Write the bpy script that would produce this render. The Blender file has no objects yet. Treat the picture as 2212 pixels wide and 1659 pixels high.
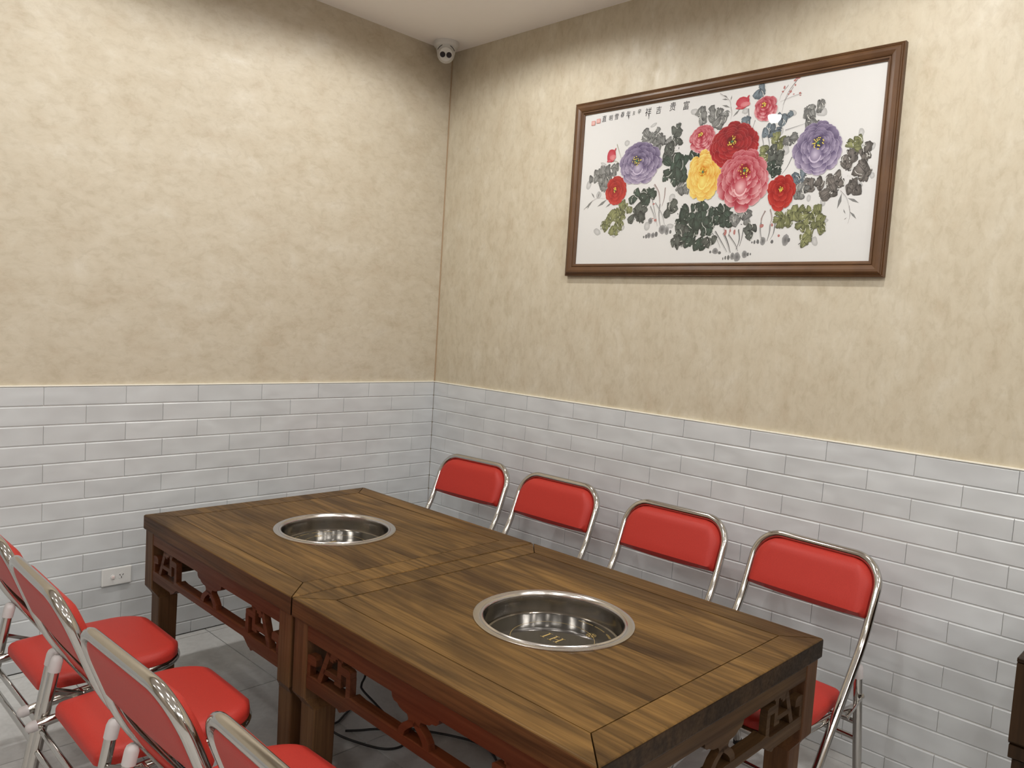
import bpy, bmesh, math, random
from mathutils import Vector, Matrix
from math import sin, cos, pi, radians as R
rnd = random.Random(7)
SC = bpy.context.scene
COL = SC.collection

# ---------------------------------------------------------------- camera
CX, CY, CZ = -2.89566, -3.39604, 0.35660 + 1.127
YAW, PITCH, ROLL, FPX = 0.766188, -0.076692, 0.063200, 1700.19
f = Vector((cos(YAW)*cos(PITCH), sin(YAW)*cos(PITCH), sin(PITCH)))
r = Vector((sin(YAW), -cos(YAW), 0)); u = r.cross(f)
r2 = r*cos(ROLL) + u*sin(ROLL); u2 = -r*sin(ROLL) + u*cos(ROLL)
cd = bpy.data.cameras.new('camera'); cam = bpy.data.objects.new('camera', cd); COL.objects.link(cam)
M = Matrix.Identity(4)
for i in range(3):
    M[i][0] = r2[i]; M[i][1] = u2[i]; M[i][2] = -f[i]
M[0][3], M[1][3], M[2][3] = CX, CY, CZ
cam.matrix_world = M
cd.sensor_width = 36; cd.sensor_fit = 'HORIZONTAL'; cd.lens = FPX/2212*36; cd.clip_start = 0.02
SC.camera = cam

# ---------------------------------------------------------------- world, exposure
w = bpy.data.worlds.new('world'); SC.world = w; w.use_nodes = True
w.node_tree.nodes['Background'].inputs[0].default_value = (0.9, 0.93, 1, 1)
w.node_tree.nodes['Background'].inputs[1].default_value = 0.05
SC.view_settings.view_transform = 'Standard'; SC.view_settings.look = 'None'
SC.view_settings.gamma = 1; SC.view_settings.use_curve_mapping = False
SC.view_settings.exposure = 0.45

# ---------------------------------------------------------------- room lamps (recessed ceiling downlights)
CEIL = 2.942
ROOMX, ROOMY = -6.1, -7.3
LAMPS = [(-0.80,-0.86), (-2.02,-0.87), (-3.3,-1.70), (-4.7,-0.87),
         (-0.80,-2.50), (-2.02,-2.50), (-3.3,-3.15), (-4.7,-2.35),
         (-0.80,-3.85), (-2.02,-3.85), (-3.3,-4.55), (-4.7,-3.85),
         (-0.80,-5.4), (-2.02,-5.4), (-3.3,-6.0), (-4.7,-5.4)]
LAMP_W = 34.0
for (lx, ly) in LAMPS:
    ld = bpy.data.lights.new('downlight_beam', 'SPOT')
    ld.energy = LAMP_W * (1.0 if ly > -3.0 else .38) * (1.0 if lx > -3 else (.6 if lx > -4 else .3)); ld.color = (1.0, 0.98, 0.95)
    ld.spot_size = R(169); ld.spot_blend = 0.30; ld.shadow_soft_size = 0.04
    lo = bpy.data.objects.new('downlight_beam', ld); COL.objects.link(lo)
    lo.location = (lx, ly, CEIL-0.012)

# square fill panels added out of view behind the viewer for ambient light
FILL_PANELS = [(-4.7,-4.6), (-2.9,-5.9), (-5.3,-2.3), (-1.2,-5.9)]
FILL_W = 17.0
for (lx, ly) in FILL_PANELS:
    ld = bpy.data.lights.new('fill_glow', 'AREA'); ld.shape = 'SQUARE'; ld.size = .58; ld.energy = FILL_W; ld.color = (1.0, 0.985, 0.965)
    lo = bpy.data.objects.new('fill_glow', ld); COL.objects.link(lo); lo.location = (lx, ly, CEIL-0.022)

# ---------------------------------------------------------------- helpers
def link(o, parent=None):
    COL.objects.link(o)
    if parent: o.parent = parent
    return o
def mesh(name, verts, faces, mat=None, smooth=False):
    me = bpy.data.meshes.new(name); me.from_pydata([tuple(v) for v in verts], [], faces); me.update()
    if mat: me.materials.append(mat)
    if smooth: me.polygons.foreach_set('use_smooth', [True]*len(me.polygons))
    return me
def obj(name, me, parent=None, loc=(0,0,0), rot=(0,0,0)):
    o = bpy.data.objects.new(name, me); o.location = loc; o.rotation_euler = rot
    return link(o, parent)
def empty(name, label, cat, loc=(0,0,0), rz=0, group=None):
    o = bpy.data.objects.new(name, None); o.empty_display_size = .05; o.location = loc; o.rotation_euler = (0,0,rz)
    o['label'] = label; o['category'] = cat
    if group: o['group'] = group
    return link(o)
def tag(o, label, cat, group=None):
    o['label'] = label; o['category'] = cat
    if group: o['group'] = group
    return o
class MB:
    def __init__(s): s.v = []; s.f = []
    def add(s, v, f):
        n = len(s.v); s.v += [tuple(x) for x in v]; s.f += [tuple(i+n for i in q) for q in f]; return s
    def box(s, a, b, c=0.0):
        (x0,y0,z0),(x1,y1,z1) = a, b
        if c <= 0:
            v = [(x0,y0,z0),(x1,y0,z0),(x1,y1,z0),(x0,y1,z0),(x0,y0,z1),(x1,y0,z1),(x1,y1,z1),(x0,y1,z1)]
            return s.add(v, [(0,3,2,1),(4,5,6,7),(0,1,5,4),(1,2,6,5),(2,3,7,6),(3,0,4,7)])
        bm = bmesh.new(); bmesh.ops.create_cube(bm, size=1)
        for q in bm.verts: q.co = Vector(((x0+x1)/2+q.co.x*(x1-x0), (y0+y1)/2+q.co.y*(y1-y0), (z0+z1)/2+q.co.z*(z1-z0)))
        bmesh.ops.bevel(bm, geom=bm.edges[:], offset=c, segments=2 if c > .003 else 1, affect='EDGES', profile=.5)
        bm.verts.index_update()
        s.add([q.co[:] for q in bm.verts], [[q.index for q in fc.verts] for fc in bm.faces]); bm.free(); return s
    def prism(s, poly, axis, a0, a1):
        # poly: 2D points; axis 'x': (y,z) extruded in x ; 'y': (x,z) ; 'z': (x,y)
        def P(p, t): return {'x': (t,p[0],p[1]), 'y': (p[0],t,p[1]), 'z': (p[0],p[1],t)}[axis]
        n = len(poly)
        v = [P(p,a0) for p in poly]+[P(p,a1) for p in poly]
        return s.add(v, [tuple(range(n))[::-1], tuple(range(n,2*n))]+[(i,(i+1)%n,n+(i+1)%n,n+i) for i in range(n)])
    def tube(s, pts, rad, seg=12, closed=False, caps=True):
        pts = [Vector(p) for p in pts]; n = len(pts); rings = []
        T = []
        for i in range(n):
            a = pts[(i-1) % n] if (closed or i > 0) else pts[i]
            b = pts[(i+1) % n] if (closed or i < n-1) else pts[i]
            T.append((b-a).normalized())
        N = T[0].orthogonal().normalized()
        base = len(s.v)
        for i in range(n):
            N = (N - T[i]*N.dot(T[i])).normalized(); B = T[i].cross(N)
            rr = rad[i] if isinstance(rad, (list,tuple)) else rad
            for k in range(seg):
                t = 2*pi*k/seg; s.v.append(tuple(pts[i]+(N*cos(t)+B*sin(t))*rr))
        m = n if closed else n-1
        for i in range(m):
            for k in range(seg):
                a = base+i*seg+k; b = base+i*seg+(k+1)%seg
                c = base+((i+1)%n)*seg+(k+1)%seg; d = base+((i+1)%n)*seg+k
                s.f.append((a,b,c,d))
        if caps and not closed:
            s.f.append(tuple(base+k for k in range(seg))[::-1]); s.f.append(tuple(base+(n-1)*seg+k for k in range(seg)))
        return s
    def lathe(s, prof, seg=48, c=(0,0), capped=False):
        base = len(s.v); n = len(prof)
        for (rr, z) in prof:
            for k in range(seg):
                t = 2*pi*k/seg; s.v.append((c[0]+rr*cos(t), c[1]+rr*sin(t), z))
        for i in range(n-1):
            for k in range(seg):
                s.f.append((base+i*seg+k, base+i*seg+(k+1)%seg, base+(i+1)*seg+(k+1)%seg, base+(i+1)*seg+k))
        if capped:
            s.f.append(tuple(base+(n-1)*seg+k for k in range(seg)))
        return s
    def mesh(s, name, mat, smooth=False, fix=True):
        me = mesh(name, s.v, s.f, mat, smooth)
        if fix:
            bm = bmesh.new(); bm.from_mesh(me); bmesh.ops.recalc_face_normals(bm, faces=bm.faces[:]); bm.to_mesh(me); bm.free()
        if smooth:
            try: me.set_sharp_from_angle(angle=R(40))
            except Exception: pass
        return me
    def build(s, name, mat, parent=None, smooth=False, loc=(0,0,0), rot=(0,0,0)):
        return obj(name, s.mesh(name, mat, smooth), parent, loc, rot)
def text_mesh(body, size, mat, extrude=0.0, shear=0.0, name='lettering'):
    c = bpy.data.curves.new(name, 'FONT'); c.body = body; c.size = size; c.align_x = 'CENTER'; c.align_y = 'CENTER'
    c.extrude = extrude; c.shear = shear; c.resolution_u = 3
    o = bpy.data.objects.new(name, c); COL.objects.link(o)
    bpy.context.view_layer.update()
    dg = bpy.context.evaluated_depsgraph_get()
    me = bpy.data.meshes.new_from_object(o.evaluated_get(dg)); me.name = name
    bpy.data.objects.remove(o); bpy.data.curves.remove(c)
    me.materials.clear()
    if mat: me.materials.append(mat)
    return me
# ---------------------------------------------------------------- materials
def nmat(name):
    m = bpy.data.materials.new(name); m.use_nodes = True; nt = m.node_tree
    return m, nt, nt.nodes['Principled BSDF']
def simple(name, col, rough=.5, metal=0, spec=.5, coat=0):
    m, nt, b = nmat(name); b.inputs['Base Color'].default_value = (*col,1); b.inputs['Roughness'].default_value = rough
    b.inputs['Metallic'].default_value = metal; b.inputs['Specular IOR Level'].default_value = spec; b.inputs['Coat Weight'].default_value = coat
    return m
def N(nt, t, **k):
    n = nt.nodes.new(t)
    for a, v in k.items():
        if a.startswith('i_'): n.inputs[a[2:].replace('_',' ')].default_value = v
        else: setattr(n, a, v)
    return n
def ramp(nt, src, stops, interp='LINEAR'):
    n = nt.nodes.new('ShaderNodeValToRGB'); cr = n.color_ramp; cr.interpolation = interp
    while len(cr.elements) < len(stops): cr.elements.new(.5)
    for e, (p, c) in zip(cr.elements, stops): e.position = p; e.color = (*c,1) if len(c) == 3 else c
    nt.links.new(src, n.inputs[0]); return n.outputs[0]
def mix(nt, a, b, fac, mode='MIX'):
    n = nt.nodes.new('ShaderNodeMix'); n.data_type = 'RGBA'; n.blend_type = mode
    for s_, i in ((fac,0),(a,6),(b,7)):
        if hasattr(s_, 'is_output'): nt.links.new(s_, n.inputs[i])
        else: n.inputs[i].default_value = s_ if i == 0 else (*s_,1)
    return n.outputs[2]
def mapping(nt, scale=(1,1,1), loc=(0,0,0)):
    tc = nt.nodes.new('ShaderNodeTexCoord'); mp = nt.nodes.new('ShaderNodeMapping')
    mp.inputs['Scale'].default_value = scale; mp.inputs['Location'].default_value = loc
    nt.links.new(tc.outputs['Object'], mp.inputs[0]); return mp.outputs[0]
def noise(nt, vec, scale, detail=3, rough=.5, dist=0, w=None):
    n = nt.nodes.new('ShaderNodeTexNoise'); n.inputs['Scale'].default_value = scale; n.inputs['Detail'].default_value = detail
    n.inputs['Roughness'].default_value = rough; n.inputs['Distortion'].default_value = dist
    if w is not None:
        n.noise_dimensions = '4D'; nt.links.new(w, n.inputs['W'])
    nt.links.new(vec, n.inputs['Vector']); return n.outputs['Fac']
def math_(nt, op, a, b=None, c=None):
    n = nt.nodes.new('ShaderNodeMath'); n.operation = op
    for i, s_ in enumerate((a,b,c)):
        if s_ is None: continue
        if hasattr(s_, 'is_output'): nt.links.new(s_, n.inputs[i])
        else: n.inputs[i].default_value = s_
    return n.outputs[0]
def bump(nt, b, h, strength, dist):
    n = nt.nodes.new('ShaderNodeBump'); n.inputs['Strength'].default_value = strength; n.inputs['Distance'].default_value = dist
    nt.links.new(h, n.inputs['Height']); nt.links.new(n.outputs[0], b.inputs['Normal'])

def plaster(name, stretch, tint=(1,1,1)):
    m, nt, b = nmat(name); L = nt.links
    v = mapping(nt, stretch)
    big = noise(nt, v, 1.5, 4, .6, .3); mid = noise(nt, v, 8.0, 8, .70, .30); sm = noise(nt, v, 27, 5, .62, .5)
    t = lambda c: tuple(a*k for a, k in zip(c, tint))
    c1 = ramp(nt, big, [(.32,t((.505,.446,.342))),(.5,t((.525,.471,.368))),(.68,t((.545,.496,.40)))])
    c2 = ramp(nt, mid, [(.33,t((.445,.370,.270))),(.45,t((.505,.446,.342))),(.56,t((.545,.490,.388))),(.70,t((.61,.570,.485)))])
    c = mix(nt, c1, c2, .6)
    c = mix(nt, c, ramp(nt, sm, [(.36,(.90,.885,.86)),(.5,(1,1,1)),(.66,(1.04,1.04,1.045))]), .8, 'MULTIPLY')
    L.new(c, b.inputs['Base Color'])
    L.new(ramp(nt, mid, [(.35,(.62,)*3),(.65,(.45,)*3)]), b.inputs['Roughness'])
    b.inputs['Specular IOR Level'].default_value = .35
    bump(nt, b, mid, .08, .004)
    return m
def wood(name, axis, dark, light, red=None, redamt=0.0, ringk=9.0, rough=.42, rings=.75):
    m, nt, b = nmat(name); L = nt.links
    hi, lo = 7.5, .62
    sc = {'x': (lo,hi,hi), 'y': (hi,lo,hi), 'z': (hi,hi,lo)}[axis]
    oi = nt.nodes.new('ShaderNodeObjectInfo'); W = math_(nt, 'MULTIPLY', oi.outputs['Random'], 37.0)
    v = mapping(nt, sc)
    n1 = noise(nt, v, .62, 2, .45, .25, W)
    rg = math_(nt, 'FRACT', math_(nt, 'MULTIPLY', n1, ringk))
    ring = ramp(nt, rg, [(0,(1,1,1)),(.10,(.25,)*3),(.55,(.0,)*3),(.9,(.8,)*3),(1,(1,1,1))])
    v2 = mapping(nt, {'x': (1.6,70,70), 'y': (70,1.6,70), 'z': (70,70,1.6)}[axis])
    fine = noise(nt, v2, 1.6, 3, .6, 0, W)
    v3 = mapping(nt, {'x': (1.1,5,5), 'y': (5,1.1,5), 'z': (5,5,1.1)}[axis])
    tone = noise(nt, v3, 1.3, 4, .6, .8, W)
    c = mix(nt, dark, light, ramp(nt, tone, [(.33,(0,)*3),(.66,(1,)*3)]))
    oc = ramp(nt, oi.outputs['Random'], [(0,(.92,)*3),(1,(1.06,)*3)])
    c = mix(nt, c, oc, 1.0, 'MULTIPLY')
    rmask = math_(nt, 'MULTIPLY', ring, rings)
    rmask = math_(nt, 'MULTIPLY', rmask, ramp(nt, tone, [(.3,(.35,)*3),(.6,(1,)*3)]))
    c = mix(nt, c, tuple(k*.46 for k in dark), rmask)
    c = mix(nt, c, ramp(nt, fine, [(.32,(.62,)*3),(.5,(1,)*3),(.68,(1.35,)*3)]), .8, 'MULTIPLY')
    if red:
        c = mix(nt, c, red, math_(nt, 'MULTIPLY', ramp(nt, noise(nt, mapping(nt,(1,1,1)), 1.7, 2, .5, .3), [(.36,(.25,)*3),(.6,(1,)*3)]), redamt))
    L.new(c, b.inputs['Base Color'])
    L.new(ramp(nt, fine, [(.3,(rough+.1,)*3),(.7,(rough-.04,)*3)]), b.inputs['Roughness'])
    b.inputs['Specular IOR Level'].default_value = .15
    bump(nt, b, fine, .2, .0012)
    return m

M_PL = plaster('suede_plaster_left', (.8,1,1.2), (1.0,1.0,1.0))
M_PR = plaster('suede_plaster_right', (1,1.35,.8), (1.0,1.0,.98))
M_CEIL = simple('ceiling_paint', (.88,.86,.84), .5, 0, .3)
M_FARWALL = simple('brown_far_walls', (.30,.25,.20), .6)
M_TRIM = simple('cream_tile_trim', (.90,.87,.76), .3)
M_JOINT = simple('corner_joint', (.38,.28,.18), .7)
m, nt, b = nmat('white_wavy_tile'); M_TILE = m
oi = nt.nodes.new('ShaderNodeObjectInfo')
W = math_(nt, 'MULTIPLY', oi.outputs['Random'], 50)
geo = nt.nodes.new('ShaderNodeNewGeometry')
tv = nt.nodes.new('ShaderNodeVectorMath'); tv.operation = 'MULTIPLY'; tv.inputs[1].default_value = (1,1,1.9); nt.links.new(geo.outputs['Position'], tv.inputs[0])
n_ = noise(nt, tv.outputs[0], 7.5, 1, .4, .2); n2_ = noise(nt, tv.outputs[0], 3.2, 1, .5, 0)
hgt = math_(nt, 'ADD', n_, math_(nt, 'MULTIPLY', n2_, .5))
nt.links.new(mix(nt, ramp(nt, oi.outputs['Random'], [(0,(.525,.545,.555)),(1,(.56,.58,.59))]), ramp(nt, n_, [(.35,(.955,.95,.95)),(.65,(1.04,1.04,1.04))]), 1.0, 'MULTIPLY'), b.inputs['Base Color'])
b.inputs['Roughness'].default_value = .33; b.inputs['Specular IOR Level'].default_value = .5
bump(nt, b, hgt, .55, .008)
M_GROUT = simple('tile_grout', (.70,.68,.64), .8)
m, nt, b = nmat('grey_stone_floor_tile'); M_FLOOR = m
oi = nt.nodes.new('ShaderNodeObjectInfo'); v = mapping(nt, (1,1,1))
n1 = noise(nt, v, 2.6, 6, .62, .6, math_(nt,'MULTIPLY',oi.outputs['Random'],20)); n2 = noise(nt, v, 17, 5, .65, 1.5)
c = ramp(nt, n1, [(.3,(.46,.46,.45)),(.7,(.56,.56,.55))])
c = mix(nt, c, ramp(nt, n2, [(.3,(.86,)*3),(.7,(1.1,)*3)]), .8, 'MULTIPLY')
nt.links.new(c, b.inputs['Base Color']); b.inputs['Roughness'].default_value = .38; bump(nt, b, n2, .08, .002)
M_FGROUT = simple('floor_grout', (.13,.125,.12), .8)
M_WTOP = wood('stained_pine_top', 'y', (.050,.024,.006), (.178,.096,.027), ringk=15, rings=.58)
M_WTOPX = wood('stained_pine_crosswise', 'y', (.047,.023,.006), (.160,.086,.024), ringk=15, rings=.58)
M_WEDGE = wood('stained_pine_edge_shaded', 'y', (.045,.020,.008), (.115,.052,.018), ringk=12, rings=.6)  # reddish edge stain, darkened further with the shade of the side faces
M_WEND = wood('end_grain_painted_shade', 'y', (.014,.008,.004), (.040,.022,.010), ringk=12, rings=.6)  # end grain with the shade of the end faces painted into its colour
M_GAP = simple('dark_joint_gap', (.012,.006,.004), .8)
M_WRAILY = wood('stained_pine_rail_lengthwise', 'y', (.050,.022,.010), (.105,.044,.018), (.105,.020,.006), .6, ringk=8)
M_WRAILX = wood('stained_pine_rail_crosswise', 'x', (.035,.019,.008), (.085,.048,.019), (.07,.026,.010), .25, ringk=8)
M_WLEG = wood('stained_pine_leg', 'z', (.055,.030,.014), (.125,.070,.030), (.12,.034,.011), .35, ringk=8)
M_WDARK = wood('dark_walnut_post', 'z', (.020,.010,.004), (.048,.025,.011), ringk=7)
m, nt, b = nmat('walnut_frame'); M_FRAME = m
nf = noise(nt, mapping(nt, (4,4,4)), 1.5, 4, .6, .4)
nt.links.new(ramp(nt, nf, [(.3,(.072,.031,.010)),(.7,(.115,.052,.017))]), b.inputs['Base Color']); b.inputs['Roughness'].default_value = .42
m, nt, b = nmat('polished_chrome'); M_CHROME = m
b.inputs['Base Color'].default_value = (.52,.50,.475,1); b.inputs['Metallic'].default_value = 1; b.inputs['Roughness'].default_value = .11
m, nt, b = nmat('brushed_steel'); M_STEEL = m
b.inputs['Base Color'].default_value = (.60,.57,.54,1); b.inputs['Metallic'].default_value = 1
nt.links.new(ramp(nt, noise(nt, mapping(nt,(3,3,3)), 6, 3), [(.3,(.17,)*3),(.7,(.24,)*3)]), b.inputs['Roughness'])
M_PAN = simple('dark_steel_pan', (.40,.375,.34), .16, 1)
m, nt, b = nmat('red_vinyl'); M_RED = m
nv = noise(nt, mapping(nt,(1,1,1)), 420, 2, .5)
nt.links.new(ramp(nt, nv, [(.3,(.36,.024,.016)),(.7,(.43,.031,.021))]), b.inputs['Base Color']); b.inputs['Roughness'].default_value = .48
b.inputs['Specular IOR Level'].default_value = .3; bump(nt, b, nv, .12, .0006)
M_CAP = simple('milky_plastic_cap', (.50,.465,.465), .4)
M_WPLASTIC = simple('white_plastic', (.66,.66,.645), .35)
M_BLACKGL = simple('black_glass', (.012,.011,.010), .045, 0, .6)
M_BLACK = simple('black_rubber', (.012,.012,.013), .5)
M_LENS = simple('dark_lens', (.018,.010,.014), .12)
M_GOLD = simple('gold_print', (.50,.36,.13), .4, .3)
M_HOUSING = simple('downlight_ring', (.75,.75,.73), .4)
m, nt, b = nmat('lit_downlight_lens'); M_LAMPEM = m
b.inputs['Base Color'].default_value = (.8,.8,.8,1); b.inputs['Emission Color'].default_value = (1,.96,.9,1); b.inputs['Emission Strength'].default_value = 70
m, nt, b = nmat('fill_panel_diffuser'); M_FILLEM = m
b.inputs['Base Color'].default_value = (.8,.8,.8,1); b.inputs['Emission Color'].default_value = (1,.98,.95,1); b.inputs['Emission Strength'].default_value = 5  # glow for the added fill panels
m, nt, b = nmat('picture_glass'); M_GLASS = m
nt.nodes.remove(b); out = nt.nodes['Material Output']
tr = N(nt, 'ShaderNodeBsdfTransparent'); gl = N(nt, 'ShaderNodeBsdfGlossy'); gl.inputs['Roughness'].default_value = .015
lw = N(nt, 'ShaderNodeLayerWeight'); lw.inputs[0].default_value = .5; ms = N(nt, 'ShaderNodeMixShader')
nt.links.new(math_(nt, 'ADD', math_(nt, 'MULTIPLY', math_(nt, 'POWER', lw.outputs['Facing'], 5.0), .93), .05), ms.inputs[0]); nt.links.new(tr.outputs[0], ms.inputs[1]); nt.links.new(gl.outputs[0], ms.inputs[2]); nt.links.new(ms.outputs[0], out.inputs[0])
m, nt, b = nmat('painted_paper_print'); M_PRINT = m
at = N(nt, 'ShaderNodeAttribute'); at.attribute_name = 'paint'; nt.links.new(at.outputs['Color'], b.inputs['Base Color']); b.inputs['Roughness'].default_value = .7
b.inputs['Specular IOR Level'].default_value = .2
M_PAPER = simple('white_paper', (.66,.66,.65), .75, 0, .2)
M_INK = simple('black_ink', (.03,.03,.035), .7, 0, .2)
# ---------------------------------------------------------------- setting: shell
def struct(o): o['kind'] = 'structure'; return o
TT = 1.127; P = .0765; TW = .30434; ANG = -0.00969
wl = struct(MB().box((ROOMX,.009,0), (.3,.16,CEIL)).build('wall_left', M_PL))
wr = struct(MB().box((.009,ROOMY,0), (.16,.16,CEIL)).build('wall_right', M_PR, rot=(0,0,ANG)))
wb = struct(MB().box((ROOMX,ROOMY-.15,0), (.3,ROOMY,CEIL)).build('wall_front', M_FARWALL))
wo = struct(MB().box((ROOMX-.15,ROOMY,0), (ROOMX,.16,CEIL)).build('wall_back', M_FARWALL))
ce = struct(MB().box((ROOMX-.15,ROOMY-.15,CEIL), (.35,.2,CEIL+.1)).build('ceiling', M_CEIL))
fl = struct(MB().box((ROOMX-.15,ROOMY-.15,-.1), (.35,.2,-.006)).build('floor', M_FGROUT))
# floor tiles 0.61 m pitch, joints at x=-1.293+k*.61, y=-.042-k*.61
FP = .6095
def ft_mesh(w_, d_):
    mb = MB(); g = .0012; c = .0008; z = 0
    mb.add([(g,g,-.006),(w_-g,g,-.006),(w_-g,d_-g,-.006),(g,d_-g,-.006),(g+c,g+c,z),(w_-g-c,g+c,z),(w_-g-c,d_-g-c,z),(g+c,d_-g-c,z)],
           [(4,5,6,7),(0,1,5,4),(1,2,6,5),(2,3,7,6),(3,0,4,7)])
    return mb.mesh('tile', M_FLOOR)
xs = [-1.293+k*FP for k in range(-8, 3)]; xs = [max(x, ROOMX) for x in xs if x > ROOMX-FP]+[0.0]
ys = [-.042-k*FP for k in range(0, 13)]; ys = [0.0]+[max(y, ROOMY) for y in ys if y > ROOMY-FP]
cache = {}
for i in range(len(xs)-1):
    for j in range(len(ys)-1):
        w_, d_ = xs[i+1]-xs[i], ys[j]-ys[j+1]
        if w_ < .01 or d_ < .01: continue
        k = (round(w_,3), round(d_,3))
        if k not in cache: cache[k] = ft_mesh(w_, d_)
        obj('tile', cache[k], fl, (xs[i], ys[j+1], 0))
# wall tiles: running bond 75 x 300 mm, 15 courses, bottom course cut by the floor
def wt_mesh(w_, h_):
    # local: u along wall 0..w, z 0..h, front at y=0, back y=.009
    g = .0005; c = .0058; dz = .0036
    mb = MB()
    mb.add([(g,.009,g),(w_-g,.009,g),(w_-g,.009,h_-g),(g,.009,h_-g),(g,dz,g),(w_-g,dz,g),(w_-g,dz,h_-g),(g,dz,h_-g),
            (g+.0009,0,g+c*.6),(w_-g-.0009,0,g+c*.6),(w_-g-.0009,0,h_-g-c*.8),(g+.0009,0,h_-g-c*.8)],
           [(8,9,10,11),(4,5,9,8),(5,6,10,9),(6,7,11,10),(7,4,8,11),(0,1,5,4),(1,2,6,5),(2,3,7,6),(3,0,4,7)])
    me = mb.mesh('tile', M_TILE); return me
tcache = {}
def tile_wall(parent, first, length, along, nmax):
    # along: 'L' -> wall y=0, tiles go to -x ; 'R' -> wall x=0, tiles go to -y
    rest = MB(); cnt = 0
    for row in range(15):
        ztop = TT-row*P; zbot = max(ztop-P, 0.0)
        off = first + (0 if row % 2 == 0 else TW/2) - (TW if (row % 2 and first > TW/2) else 0)
        joints = [0.0]; t = off
        while t < length: 
            if t > .01: joints.append(t)
            t += TW
        joints.append(length)
        for a, b_ in zip(joints[:-1], joints[1:]):
            w_, h_ = b_-a, ztop-zbot
            if w_ < .012: continue
            if b_ <= nmax:
                k = (round(w_,3), round(h_,3))
                if k not in tcache: tcache[k] = wt_mesh(w_, h_)
                o = obj('tile', tcache[k], parent)
                j1, j2 = rnd.uniform(-.004,.004), rnd.uniform(-.0016,.0016)
                if along == 'L': o.location = (-b_, rnd.uniform(0,.0006), zbot); o.rotation_euler = (j1,0,j2*.6)
                else: o.location = (rnd.uniform(0,.0006), -a, zbot); o.rotation_euler = (0,j1,-pi/2+j2*.6)
                cnt += 1
            else:
                me = wt_mesh(w_, h_)
                vs = [v.co.copy() for v in me.vertices]
                vs = [(v.x-b_, v.y, v.z+zbot) if along == 'L' else (v.y, -a-v.x, v.z+zbot) for v in vs]
                rest.add(vs, [tuple(p_.vertices) for p_ in me.polygons]); bpy.data.meshes.remove(me)
    if rest.v:
        o = rest.build('tile_field', M_TILE, parent); o['kind'] = 'stuff'
    return cnt
print('TILES', tile_wall(wl, .14232, -ROOMX, 'L', 5.4), tile_wall(wr, .11941, -ROOMY, 'R', 5.4))
# grout behind the tiles, thin cream edge trim above them, joint strip in the corner
MB().box((ROOMX,.0041,0), (0,.0088,TT-.001)).build('grout_bed', M_GROUT, wl)
MB().box((.0041,ROOMY,0), (.0088,0,TT-.001)).build('grout_bed', M_GROUT, wr)
struct(MB().box((ROOMX,-.0012,TT+.0002), (-.001,.009,TT+.0046)).build('trim_1', M_TRIM))
struct(MB().box((-.0012,ROOMY,TT+.0002), (.009,-.001,TT+.0046)).build('trim_2', M_TRIM, rot=(0,0,ANG)))
struct(MB().box((.0035,.0035,TT+.005), (.009,.009,CEIL)).build('trim_3', M_JOINT))
# ---------------------------------------------------------------- ceiling downlights
ring = MB().lathe([(.062,.0),(.062,-.006),(.056,-.009),(.044,-.009),(.041,.0)], 32).mesh('ring', M_HOUSING, True)
lens = MB().lathe([(.041,-.0035),(.0,-.0035)], 32).mesh('lens', M_LAMPEM)
for n_, (lx, ly) in enumerate(LAMPS):
    col = ['first', 'second', 'third', 'fourth'][n_ % 4]
    rw = ['first', 'second', 'third', 'fourth'][n_//4]
    t = empty('downlight', 'ceiling downlight, %s from painting wall, %s from power point wall' % (col, rw), 'downlight', (lx,ly,CEIL), 0, 'recessed ceiling downlights')
    obj('trim_ring', ring, t); obj('lens', lens, t)
for k, (lx, ly) in enumerate(FILL_PANELS):  # bodies of the added fill panels, out of view
    t = empty('fill_panel', 'added square fill panel on ceiling, ' + ['centre of the far dining area','beside the front wall','beside the back wall','near the front right corner'][k], 'ceiling light', (lx,ly,CEIL), 0, 'added square fill panels')
    MB().box((-.30,-.30,-.012), (.30,.30,0), .002).build('frame', M_HOUSING, t)
    MB().box((-.285,-.285,-.0145), (.285,.285,-.0118)).build('fill_diffuser', M_FILLEM, t)
# ---------------------------------------------------------------- wall socket
t = empty('power_point', 'white power point with rocker switch and one outlet on tiled left wall', 'socket', (-1.687,0,.3255))
mb = MB().box((-.059,-.011,-.037), (.059,-.0004,.037), .0035); mb.build('faceplate', M_WPLASTIC, t)
sw = MB(); sw.tube([(-.016,-.0105,0),(-.016,-.0145,0)], .0085, 20); s_ = sw.build('switch_surround', M_WPLASTIC, t)
MB().box((-.021,-.020,-.006), (-.011,-.0135,.005), .001).build('rocker', simple('rocker_red_white', (.70,.58,.56), .35), s_)
sl = MB().tube([(.018,-.0109,0),(.018,-.0118,0)], .0135, 24).build('outlet', M_WPLASTIC, t)
for (dx, dz, a) in ((-.006,.004,R(-35)), (.006,.004,R(35)), (0,-.0065,0)):
    q = MB().box((-.0011,-.0013,-.0036), (.0011,0,.0036)).build('slot', M_BLACK, sl, loc=(.018+dx,-.0112,dz)); q.rotation_euler = (0,a,0)
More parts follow.
